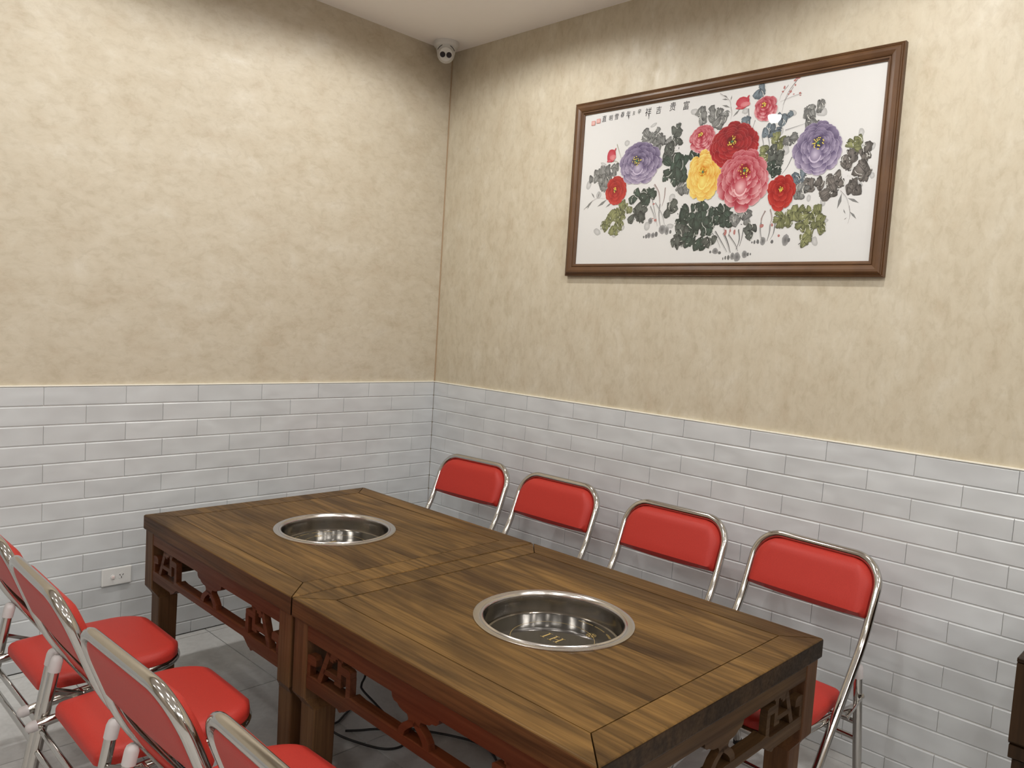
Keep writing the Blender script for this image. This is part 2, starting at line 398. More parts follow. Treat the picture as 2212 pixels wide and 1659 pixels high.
# ---------------------------------------------------------------- security camera
t = empty('security_camera', 'white dome security camera with two dark lenses at ceiling corner', 'camera', (-.122,-.088,CEIL))
MB().lathe([(.0,0),(.066,0),(.067,-.018),(.062,-.026),(.054,-.029),(.052,-.036),(.047,-.060),(.040,-.072),(.0,-.072)], 48).build('housing', M_WPLASTIC, t, True)
ball = bmesh.new(); bmesh.ops.create_uvsphere(ball, u_segments=32, v_segments=20, radius=.046)
me = bpy.data.meshes.new('eyeball'); ball.to_mesh(me); ball.free(); me.materials.append(M_WPLASTIC); me.polygons.foreach_set('use_smooth', [True]*len(me.polygons))
dirv = (Vector((CX,CY,CZ)) - Vector((-.122,-.088,CEIL-.07))).normalized()
ctr = Vector((-.010,-.012,-.066))
ey = obj('eyeball', me, t, ctr)
side = dirv.cross(Vector((0,0,1))).normalized(); upv = side.cross(dirv)
face = MB().tube([dirv*.030, dirv*.0445, dirv*.047], [.036,.0355,.034], 32).build('face_plate', M_WPLASTIC, ey, True)
for sg in (-1,1):
    c0 = dirv*.0466+side*.0165*sg - upv*.002
    MB().tube([c0, c0+dirv*.0022], .0142, 24).build('lens', M_LENS, ey)
rim_pts = []
for k in range(17):
    a = pi*(.12+.76*k/16); rim_pts.append(dirv*.020 + side*cos(a)*.0475 + upv*(sin(a)*.0465+.002))
MB().tube(rim_pts, .0018, 6).build('hood_gap', M_BLACK, ey)
# ---------------------------------------------------------------- tables
HT = .6689; TWID = 1.005; TROT = -.0084
def make_table(LN, label, seed):
    """local: x 0..TWID (away from the near-left edge), y 0..-LN (towards the viewer), z up"""
    rr = random.Random(seed)
    t = empty('hot_pot_table', label, 'table', (0,0,0), 0, 'stained pine hot pot tables')
    d = .0894; g = .0017; zt = HT; zb_ = HT-.056
    cx, cy, RH = .5*TWID-.005, -.5*LN, .214
    # mitred border boards
    def board(poly, name, mat):
        o = MB().prism(poly, 'z', zb_, zt)
        me = o.mesh(name, mat)
        bm = bmesh.new(); bm.from_mesh(me)
        eds = [e for e in bm.edges if abs(e.verts[0].co.z-e.verts[1].co.z) < 1e-6]
        big = []
        for e in eds:
            a, b_ = e.verts[0].co, e.verts[1].co
            m_ = (a+b_)/2
            if m_.x < .002 or m_.x > TWID-.002 or m_.y > -.002 or m_.y < -LN+.002: big.append(e)
        bmesh.ops.bevel(bm, geom=big, offset=.0055, segments=3, affect='EDGES', profile=.5)
        me.materials.append(M_WEND if name == 'end_board' else M_WEDGE)  # second slot: edge wood with shade put into its colour
        bm.normal_update()
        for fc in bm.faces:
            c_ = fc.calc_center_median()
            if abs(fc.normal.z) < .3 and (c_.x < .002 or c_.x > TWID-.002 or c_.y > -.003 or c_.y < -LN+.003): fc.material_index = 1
        bm.to_mesh(me); bm.free()
        return obj(name, me, t)
    W_, L_ = TWID, LN
    board([(0,-g*1.4),(d-g,-d-g*.4),(d-g,-L_+d+g*.4),(0,-L_+g*1.4)], 'side_board', M_WTOP)
    board([(W_,-g*1.4),(W_,-L_+g*1.4),(W_-d+g,-L_+d+g*.4),(W_-d+g,-d-g*.4)], 'side_board', M_WTOP)
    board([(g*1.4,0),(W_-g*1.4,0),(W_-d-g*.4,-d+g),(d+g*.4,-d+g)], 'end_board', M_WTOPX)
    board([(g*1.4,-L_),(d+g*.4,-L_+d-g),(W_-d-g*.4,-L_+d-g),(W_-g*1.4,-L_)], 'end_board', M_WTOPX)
    # inner planks, cut round the cooker opening
    cuts = [d+g]; n = 8; pw = (W_-2*d-2*g)/n
    for k in range(1, n): cuts.append(d+g+pw*k+rr.uniform(-.018,.018))
    cuts.append(W_-d-g)
    y0, y1 = -d-g, -L_+d+g
    for k in range(n):
        a, b_ = cuts[k]+(.00015 if k else 0), cuts[k+1]-(.00015 if k < n-1 else 0)
        mb = MB(); zz = zt-.0003-rr.uniform(0,.0003)
        m_ = 14; X = [a+(b_-a)*i/m_ for i in range(m_+1)]
        def hc(x):
            dd = RH*RH-(x-cx)**2
            return math.sqrt(dd) if dd > 0 else 0.0
        if max(hc(x) for x in X) <= 0:
            mb.box((a,y1,zb_+.004), (b_,y0,zz), 0)
        else:
            # runs of columns where the opening cuts right through are two separate planks; a plank only notched stays whole
            thru = min(hc(a), hc(b_)) > 0
            halves = []
            for up in (1,0):
                h2 = MB(); vs = []
                for x in X:
                    h_ = hc(x); e1 = y0 if up else y1; e2 = cy+h_ if up else cy-h_
                    vs += [(x,e1,zz),(x,e2,zz),(x,e1,zb_+.004),(x,e2,zb_+.004)]
                fs = []
                for i in range(m_):
                    p_, q_ = 4*i, 4*i+4
                    fs += [(p_,q_,q_+1,p_+1),(p_+2,p_+3,q_+3,q_+2),(p_+1,q_+1,q_+3,p_+3),(p_,p_+2,q_+2,q_)]
                fs += [(0,1,3,2),(4*m_,4*m_+2,4*m_+3,4*m_+1)]
                h2.add(vs, fs); halves.append(h2)
            if thru:
                halves[0].build('plank', M_WTOP, t); halves[1].build('plank', M_WTOP, t); continue
            for h2 in halves: mb.add(h2.v, h2.f)
            me = mb.mesh('plank', M_WTOP)
            bm = bmesh.new(); bm.from_mesh(me); bmesh.ops.remove_doubles(bm, verts=bm.verts[:], dist=1e-5); bm.to_mesh(me); bm.free()
            obj('plank', me, t); continue
        mb.build('plank', M_WTOP, t)
    # dark core under the joints (with the opening left free)
    core = MB()
    core.box((.012,-.75*d-.03,zb_+.002), (W_-.012,-.012,zb_+.0035)).box((.012,-L_+.012,zb_+.002), (W_-.012,-L_+d+.03,zb_+.0035))
    core.box((.012,-L_+d,zb_+.002), (d+.03,-d,zb_+.0035)).box((W_-d-.03,-L_+d,zb_+.002), (W_-.012,-d,zb_+.0035))
    core.build('under_board', M_GAP, t)
    # legs
    zl = zb_-.007
    for (sx, sy) in ((0,0),(0,1),(1,0),(1,1)):
        ox = .007 if sx == 0 else W_-.007; oy = -.007 if sy == 0 else -L_+.007
        dx = 1 if sx == 0 else -1; dy = -1 if sy == 0 else 1
        def sq(i0, i1, z): return [(ox+dx*i0, oy+dy*i0, z),(ox+dx*i1, oy+dy*i0, z),(ox+dx*i1, oy+dy*i1, z),(ox+dx*i0, oy+dy*i1, z)]
        mb = MB(); rings = [sq(.0,.070,zl+.007), sq(0,.070,.397), sq(.004,.072,.390), sq(.017,.084,.372), sq(.020,.092,.365), sq(.020,.088,0)]
        v = [p_ for q_ in rings for p_ in q_]; fs = [(0,1,2,3), tuple(range(20,24))]
        for i in range(5):
            for k in range(4): fs.append((4*i+k, 4*i+(k+1)%4, 4*i+4+(k+1)%4, 4*i+4+k))
        mb.add(v, fs)
        me = mb.mesh('leg', M_WLEG)
        bm = bmesh.new(); bm.from_mesh(me)
        ve = [e for e in bm.edges if abs(e.verts[0].co.z-e.verts[1].co.z) > .03]
        bmesh.ops.bevel(bm, geom=ve, offset=.004, segments=2, affect='EDGES', profile=.5); bm.to_mesh(me); bm.free()
        obj('leg', me, t)
    # aprons with carved fretwork, one per side
    def apron(Ls, place, mat):
        """2D pattern in (s,z) placed by place(s,z,depth)"""
        def pr(name, polys, d0, d1, parent=t):
            mb = MB()
            for poly in polys:
                n = len(poly); v = [place(s, z, d0) for s, z in poly]+[place(s, z, d1) for s, z in poly]
                mb.add(v, [tuple(range(n))[::-1], tuple(range(n,2*n))]+[(i,(i+1)%n,n+(i+1)%n,n+i) for i in range(n)])
            me = mb.mesh(name, mat)
            return obj(name, me, parent)
        e = .072
        pr('top_rail', [[(e,.568),(Ls-e,.568),(Ls-e,zl+.004),(e,zl+.004)]], .010, .034)
        a = .255
        def low(s): # lower edge of the bottom rail
            s = min(s, Ls-s)
            if s < a-.02: return .430
            if s < a: return .430-.006*sin(pi*(s-a+.02)/.02)
            if s < a+.045:
                k = (s-a)/.045; return .430+.023*(3*k*k-2*k**3)
            return .453
        def up(s):
            s = min(s, Ls-s)
            if s < a+.005: return .4685
            if s < a+.03: return .4685+.012*(s-a-.005)/.025
            if s < a+.06: return .4805-.004*(s-a-.03)/.03
            return .4765
        S = sorted(set([e, a-.02, a-.015, a-.01, a-.005, a, a+.005, a+.01, a+.02, a+.03, a+.04, a+.045, a+.06, Ls/2]+[e+(Ls/2-e)*i/8 for i in range(9)]))
        S = S+[Ls-s for s in S[::-1][1:]]
        mb = MB(); v = []; fs = []
        for s in S: v += [place(s,low(s),.011), place(s,up(s),.011), place(s,up(s),.046), place(s,low(s),.046)]
        for i in range(len(S)-1):
            p_, q_ = 4*i, 4*i+4
            for k in range(4): fs.append((p_+k, p_+(k+1)%4, q_+(k+1)%4, q_+k))
        fs += [(0,1,2,3), tuple(range(4*len(S)-4, 4*len(S)))]
        mb.add(v, fs); obj('bottom_rail', mb.mesh('bottom_rail', mat), t)
        # corner frets
        q0 = .470
        for m_ in (0,1):
            f_ = (lambda pl: [(s,z) for s, z in pl]) if m_ == 0 else (lambda pl: [(Ls-s,z) for s, z in pl])
            P_ = [
             [(.070,q0-.012),(.093,q0-.012),(.093,.500),(.122,.504),(.122,.522),(.112,.530),(.088,.530),(.070,.522)],   # ear
             [(.128,q0-.004),(.148,q0-.004),(.196,.572),(.176,.572)],                                               # left slanting leg
             [(.176,.560),(.250,.560),(.250,.572),(.176,.572)],
             [(.158,.500),(.226,.500),(.226,.514),(.163,.514)],                                                     # cross bar
             [(.190,.545),(.205,.545),(.205,.553),(.216,.553),(.216,.560),(.183,.560)],
             [(.226,.490),(.244,.490),(.244,.572),(.226,.572)],                                                     # upright
             [(.214,.490),(.226,.490),(.226,.504),(.214,.504)],
             [(.244,.528),(.286,.528),(.286,.546),(.278,.550),(.244,.550)],                                          # shoulder
             [(.268,q0-.003),(.287,q0-.003),(.287,.530),(.268,.530)],                                               # outer upright
            ]
            pr('corner_fret', [f_(p_) for p_ in P_], .012, .032)
        c_ = Ls/2
        def X_(dx, z): return (c_+dx, z)
        neck = [X_(-.092,.572),X_(-.088,.556),X_(-.080,.549),X_(-.066,.547),X_(-.058,.541),X_(-.044,.537),X_(-.026,.535),X_(-.021,.526),X_(-.024,.518),
                X_(.024,.518),X_(.021,.526),X_(.026,.535),X_(.044,.537),X_(.058,.541),X_(.066,.547),X_(.080,.549),X_(.088,.556),X_(.092,.572)]
        def legp(sg): return [X_(sg*.004,.528),X_(sg*.024,.520),X_(sg*.042,.508),X_(sg*.056,.492),X_(sg*.062,.472),X_(sg*.038,.472),X_(sg*.034,.488),X_(sg*.022,.500),X_(sg*.006,.511),X_(sg*-.004,.516)]
        pr('centre_fret', [neck, legp(1), legp(-1)], .012, .032)
    apron(L_, lambda s, z, dp: (dp-.001, -s, z), M_WRAILY)
    apron(L_, lambda s, z, dp: (W_-dp+.001, -s, z), M_WRAILY)
    apron(W_, lambda s, z, dp: (s, -L_+dp-.001, z), M_WRAILX)
    apron(W_, lambda s, z, dp: (s, -dp+.001, z), M_WRAILX)
    return t, (cx, cy)
TX, TY = -1.71996, -.36013; L1, L2 = 1.09887, 1.10841
def t2w(x, y): return (TX+x*cos(TROT)-y*sin(TROT), TY+x*sin(TROT)+y*cos(TROT))
t1, c1 = make_table(L1-.0016, 'dark stained pine hot pot table beside the power point wall, the farther one', 3)
t1.location = (TX, TY, 0); t1.rotation_euler = (0,0,TROT)
t2, c2 = make_table(L2-.0016, 'dark stained pine hot pot table nearer to the viewer, with fully visible cooker', 11)
x_, y_ = t2w(0, -L1-.0016); t2.location = (x_, y_, 0); t2.rotation_euler = (0,0,TROT)

# ---------------------------------------------------------------- sunk induction cookers
def make_cooker(label, arc_rot):
    t = empty('induction_cooker', label, 'cooker', (0,0,0), 0, 'round induction cookers sunk into the tables')
    z0 = HT
    MB().lathe([(.2265,z0+.0002),(.2262,z0+.0022),(.223,z0+.0032),(.2085,z0+.0034),(.2068,z0+.0022),(.2052,z0+.0040),(.2025,z0+.0054),(.1995,z0+.0040),(.1975,z0+.0005),
                (.1955,z0-.004),(.1958,z0-.009)], 96).build('rim', M_STEEL, t, True)
    MB().lathe([(.1958,z0-.009),(.1940,z0-.022),(.1938,z0-.050),(.1925,z0-.056),(.186,z0-.0585)], 96).build('pan_wall', M_PAN, t, True)
    zp_ = z0-.057
    gp = MB().lathe([(.1855,zp_-.005),(.1855,zp_),(.0001,zp_)], 96).build('glass_plate', M_BLACKGL, t)
    MB().lathe([(.1182,zp_+.0003),(.1192,zp_+.0003)], 96).build('heating_ring_mark', M_GOLD, gp)
    lt = MB(); H_ = .038
    def bar(x0, y0_, x1, y1_): lt.box((x0,y0_,-.0001), (x1,y1_,.0001))
    for cx_ in (-.0215, .0045, .0265):       # roman I, then the two stems of H
        bar(cx_-.0024,-H_/2,cx_+.0024,H_/2); bar(cx_-.0072,-H_/2,cx_+.0072,-H_/2+.0017); bar(cx_-.0072,H_/2-.0017,cx_+.0072,H_/2)
    bar(.0045,-.0011,.0265,.0011)
    o = lt.build('lettering', M_GOLD, gp, loc=(0,0,zp_+.0004)); o.rotation_euler = (0,0,-pi/2)
    pr_ = MB(); r_ = random.Random(5)
    for k in range(34):       # tiny arc of print: too small in the photo to read, kept as glyph-sized dashes
        a = arc_rot-.62+k*.036
        if k in (6,7,14,15,24): continue
        rr_ = .166; hh = .0022 if k > 12 else .0036
        c_, s_ = cos(a), sin(a)
        def P_(dr, dt): return ((rr_+dr)*c_-dt*s_, (rr_+dr)*s_+dt*c_, zp_+.0003)
        pr_.add([P_(-hh,-.0021),P_(hh,-.0021),P_(hh,-.0008),P_(-hh,-.0008)], [(0,1,2,3)])
        pr_.add([P_(-hh,.0006),P_(hh,.0006),P_(hh,.0018),P_(-hh,.0018)], [(0,1,2,3)])
        if r_.random() < .6: pr_.add([P_(hh-.001,-.002),P_(hh,-.002),P_(hh,.0018),P_(hh-.001,.0018)], [(0,1,2,3)])
    pr_.build('small_print', M_GOLD, gp)
    a = arc_rot-.15; bx, by = .118*cos(a), .118*sin(a)
    bd = MB(); bd.lathe([(.0135,zp_+.0004),(.0145,zp_+.0004)], 32, (bx,by))
    for k in range(6):
        q = k*pi/3; bd.add([(bx+.002*cos(q),by+.002*sin(q),zp_+.0004),(bx+.0115*cos(q-.24),by+.0115*sin(q-.24),zp_+.0004),(bx+.0115*cos(q+.24),by+.0115*sin(q+.24),zp_+.0004)], [(0,1,2)])
    bd.build('badge_mark', M_GOLD, gp)
    MB().lathe([(.189,z0-.058),(.187,z0-.085),(.10,z0-.092),(.0001,z0-.092)], 48).build('housing', M_BLACK, t, True)
    return t
for (org, c_, lab, ar) in ((t1, c1, 'steel-rimmed induction cooker sunk in the farther table', 1.7), (t2, c2, 'steel-rimmed induction cooker sunk in the nearer table', -.35)):
    k = make_cooker(lab, ar)
    X, Y = org.location[0], org.location[1]
    k.location = (X+c_[0]*cos(TROT)-c_[1]*sin(TROT), Y+c_[0]*sin(TROT)+c_[1]*cos(TROT), 0); k.rotation_euler = (0,0,TROT)
# power cable on the floor under the tables
def smooth_path(P_, n=10):
    P_ = [Vector(p_) for p_ in P_]; out = []
    Q = [P_[0]*2-P_[1]]+P_+[P_[-1]*2-P_[-2]]
    for i in range(1, len(Q)-2):
        a, b_, c_, d_ = Q[i-1:i+3]
        for k in range(n):
            s = k/n; out.append(.5*((2*b_)+(c_-a)*s+(2*a-5*b_+4*c_-d_)*s*s+(3*b_-a-3*c_+d_)*s**3))
    return out+[P_[-1]]
cb = MB().tube(smooth_path([(-1.215,-1.05,.570),(-1.215,-1.09,.40),(-1.2,-1.112,.19),(-1.2,-1.090,.118),(-1.2,-1.10,.098),(-1.2,-1.19,.075),(-1.19,-1.30,.03),(-1.205,-1.36,.006),(-1.28,-1.34,.006),(-1.34,-1.20,.006),(-1.345,-1.10,.006),(-1.30,-1.092,.006),(-1.245,-1.06,.006),(-1.17,-1.02,.006)]), .0042, 8).build('power_cable', M_BLACK, None, True)
tag(cb, 'black power cable hanging under the farther table and looping on the floor', 'cable')
cb = MB().tube(smooth_path([(-1.313,-1.160,.006),(-1.27,-1.19,.006),(-1.215,-1.224,.006),(-1.10,-1.33,.006),(-1.0,-1.55,.006),(-1.1,-1.75,.006),(-1.2,-1.9,.05),(-1.22,-1.98,.3),(-1.22,-2.0,.566)]), .0042, 8).build('power_cable', M_BLACK, None, True)
tag(cb, 'black cable end lying on the floor below the nearer table', 'cable')
# ---------------------------------------------------------------- dark wooden stand at the right frame edge
t = empty('wooden_stand', 'dark wooden stand cut off by the right edge of the photo', 'stand', (-.60,-3.005,0))
MB().box((0,-.90,.715), (.52,0,.7295), .003).build('top_panel', M_WDARK, t)
MB().prism([(0,.715),(0,.512),(-.0+.006,.505),(.014,.502),(.51,.502),(.51,.715)], 'y', -.89, -.001).build('side_box', M_WDARK, t)
MB().tube([(-.0004,-.055,.536),(-.005,-.055,.536)], .013, 20).build('bolt', M_WDARK, t)
for (sx, sy) in ((0,0),(1,0),(0,1),(1,1)):
    ox = .010 if sx == 0 else .44; oy = -.075 if sy == 0 else -.88
    mb = MB().prism([(ox-.008,.502),(ox-.008,.470),(ox+.006,.462),(ox+.066,.462),(ox+.066,.502)], 'y', oy-.002, oy+.072)
    mb.box((ox+.004,oy+.004,0), (ox+.06,oy+.064,.462))
    mb.build('leg', M_WDARK, t)
# ---------------------------------------------------------------- chairs
CH = dict(zt=.8006, hw=.2206, R=.0894, vp=.0692, zp=.6228, vb=.085, zb=.5696, vf=.4874, vr=.121, zr=.4805, vrf=.0294)
def make_chair(label):
    zt, hw, Rb, vp, zp, vb, zb, vf, vr, zr, vrf = [CH[k] for k in ('zt','hw','R','vp','zp','vb','zb','vf','vr','zr','vrf')]
    rt = .0138
    t = empty('folding_chair', label, 'chair', (0,0,0), 0, 'red folding chairs around the two tables')
    def prof(z):
        s0, zk = vp/(zt-zp), .560
        vk = s0*(zt-zk); s1 = (vf-vk)/zk; h = .055
        if z >= zk+h: return s0*(zt-z)
        if z <= zk-h: return vk+s1*(zk-z)
        q = (zk+h-z)                       # circular-ish blend between the two slopes
        return s0*(zt-z) + (s1-s0)*q*q/(4*h)
    pts = []
    for z in [0, .15, .3, .4, .48, .50, .515, .53, .545, .56, .575, .59, .605, .62, .66]: pts.append((prof(z), hw, z))
    for k in range(0, 13):
        a = k/12*pi/2; z = zt-Rb+Rb*sin(a); pts.append((prof(z), hw-Rb+Rb*cos(a), z))
    pts2 = [(x,-y,z) for (x,y,z) in pts[::-1]]
    path = pts + [(0, y, zt) for y in (.07,0,-.07)] + pts2
    MB().tube(path, rt, 14).build('main_frame', M_CHROME, t, True)
    for sg in (1,-1):
        MB().tube([(vf-.012,sg*hw,.022),(vf-.004,sg*hw,.010),(vf,sg*hw,0)], .0165, 12).build('foot_cap', M_BLACK, t, True)
    # backrest panel: outline follows the tube, bulging to the front (+x) and slightly to the back
    zb0 = .622
    NU, NV = 22, 12
    mb = MB()
    def half(z):
        zz = zt-.011
        R2 = Rb-.006
        if z > zz-R2: return hw-.0115-R2+math.sqrt(max(0, R2*R2-(z-(zz-R2))**2))
        return hw-.0115
    zs = [zb0+(zt-.011-zb0)*(1-(1-j/NV)**1.35) for j in range(NV+1)]
    for side_ in (1,-1):
        base = len(mb.v)
        for j, z in enumerate(zs):
            hh = half(z)
            for i in range(NU+1):
                q = -cos(pi*i/NU); y = hh*q
                e = min(1, (1-abs(q))*hh/.03, (z-zb0)/.028, max(0,(zt-.011-z))/.028)
                e = max(e,0); bul = math.sqrt(1-(1-e)**2)
                th = (.034 if side_ > 0 else .008)
                cz = z - (.006*(1-q*q) if j == 0 else 0)
                mb.v.append((prof(z)-.002+side_*.004+side_*bul*th, y, cz))
        for j in range(NV):
            for i in range(NU):
                a = base+j*(NU+1)+i; mb.f.append((a,a+1,a+NU+2,a+NU+1))
    n1 = (NU+1)*(NV+1)
    loop = [i for i in range(NU+1)]+[j*(NU+1)+NU for j in range(1,NV+1)]+[NV*(NU+1)+i for i in range(NU-1,-1,-1)]+[j*(NU+1) for j in range(NV-1,0,-1)]
    for a, b_ in zip(loop, loop[1:]+loop[:1]): mb.f.append((a,b_,b_+n1,a+n1))
    mb.build('backrest', M_RED, t, True)
    # seat cushion
    def seat_half(v):
        v0, v1 = .098, .522
        w_ = .176+.026*min(1,(v-v0)/.22)
        rc = .115
        if v > v1-rc: w_ = w_-rc+math.sqrt(max(0, rc*rc-(v-(v1-rc))**2))*1.0
        rb = .03
        if v < v0+rb: w_ = w_-rb+math.sqrt(max(0, rb*rb-(v0+rb-v)**2))
        return w_
    NV, NU = 26, 20; mb = MB()
    vs = [.0985+(.5215-.0985)*(.5-.5*cos(pi*j/NV)) for j in range(NV+1)]
    for top in (1,0):
        for v in vs:
            hh = seat_half(v)
            for i in range(NU+1):
                q = -cos(pi*i/NU)
                d_ = min((1-abs(q))*hh, v-.0985+.0, .5215-v)
                e = min(1, max(0,d_)/.038); bul = math.sqrt(1-(1-e)**2)
                z = .352+(.014+.022*bul+.006*math.exp(-((v-.3)/.16)**2)*(1-q*q)) if top else .352
                mb.v.append((v, hh*q, z))
    n1 = (NU+1)*(NV+1)
    for j in range(NV):
        for i in range(NU):
            a = j*(NU+1)+i; mb.f.append((a,a+1,a+NU+2,a+NU+1)); mb.f.append((a+n1,a+NU+1+n1,a+NU+2+n1,a+1+n1))
    loop = [i for i in range(NU+1)]+[j*(NU+1)+NU for j in range(1,NV+1)]+[NV*(NU+1)+i for i in range(NU-1,-1,-1)]+[j*(NU+1) for j in range(NV-1,0,-1)]
    for a, b_ in zip(loop, loop[1:]+loop[:1]): mb.f.append((a,b_,b_+n1,a+n1))
    mb.build('seat', M_RED, t, True)
    # U shaped seat tube under the cushion, its ends poke out behind with milky caps
    sp = [(.058,.196,.318),(.12,.196,.326),(.22,.196,.334),(.36,.196,.339)]
    for k in range(9):
        a = k/8*pi/2; sp.append((.400+.118*sin(a), .082+.114*cos(a), .340))
    sp = sp+[(.518,0,.340)]+[(x,-y,z) for (x,y,z) in sp[::-1]]
    sr = MB().tube(sp, .0128, 12).build('seat_frame', M_CHROME, t, True)
    for sg in (1,-1):
        MB().tube([(.066,sg*.196,.319),(.052,sg*.196,.317),(.044,sg*.196,.316),(.039,sg*.196,.3155)], [.0152,.0155,.0125,.006], 12).build('end_cap', M_CAP, sr, True)
    # rear legs with plastic caps
    for sg in (1,-1):
        y = sg*.2216
        lg = MB().tube([(vrf,y,0),(vr-.002,y,zr)], .0142, 12).build('leg', M_CHROME, t, True)
        dv = (vr-vrf)/zr
        MB().tube([(vr-.034*dv-.002,y,zr-.034),(vr-.002,y,zr-.004),(vr-.001,y,zr+.006),(vr,y,zr+.012)], [.0160,.0163,.0130,.006], 12).build('leg_cap', M_CAP, lg, True)
        MB().tube([(vrf+.002,y,.02),(vrf,y,0)], .0158, 12).build('foot_cap', M_BLACK, lg, True)
        # folding link bar with rivets
        yl = sg*.2385
        hb = MB()
        hb.prism([(.094,.383),(.198,.337),(.203,.348),(.099,.394)], 'y', yl-.0012, yl+.0012)
        h_ = hb.build('link_bar', M_CHROME, t)
        MB().tube([(.102,sg*.222,.386),(.102,sg*.2425,.386)], .0048, 10).build('rivet', M_CHROME, h_, True)
        MB().tube([(.197,sg*.203,.344),(.197,sg*.2425,.344)], .0048, 10).build('rivet', M_CHROME, h_, True)
    def rv(z): return vrf+(vr-vrf)*z/zr
    for z in (.288,.232):
        MB().tube([(rv(z),-.221,z),(rv(z),.221,z)], .0088, 10).build('rear_crossbar', M_CHROME, t, True)
    for z in (.155,):
        MB().tube([(prof(z),-.2206,z),(prof(z),.2206,z)], .0088, 10).build('front_crossbar', M_CHROME, t, True)
    return t
def copy_tree(o, parent=None):
    c = o.copy(); COL.objects.link(c); c.parent = parent
    for chd in o.children: copy_tree(chd, c)
    return c
CHAIRS = [
 (-2.330,-.792, 0.000, 1, 'red folding chair at left frame edge, closest to the power point'),
 (-2.3374,-1.2853,-.0104, 1, 'red folding chair on the near-left table side, second from the power point wall'),
 (-2.3401,-1.8722,.0383, 1, 'red folding chair on the near-left table side, third from the power point wall'),
 (-2.3039,-2.3555,-.0104, 1, 'red folding chair at bottom edge of the photo, nearest to the viewer'),
 (-.236,-.6369,.0589, -1, 'red folding chair below the painting wall, tucked closest to the room corner'),
 (-.226,-1.1739,.0123, -1, 'red folding chair along painting wall, second from the room corner'),
 (-.2406,-1.7849,.0102, -1, 'red folding chair along painting wall, third from the room corner'),
 (-.2433,-2.3419,-.0744, -1, 'red folding chair along painting wall, farthest from the corner, its seat and legs visible')]
c0 = make_chair(CHAIRS[0][4])
for i, (x, y, th, fc, lab) in enumerate(CHAIRS):
    o = c0 if i == 0 else copy_tree(c0)
    o['label'] = lab; o.location = (x, y, 0); o.rotation_euler = (0,0, th if fc > 0 else pi+th)
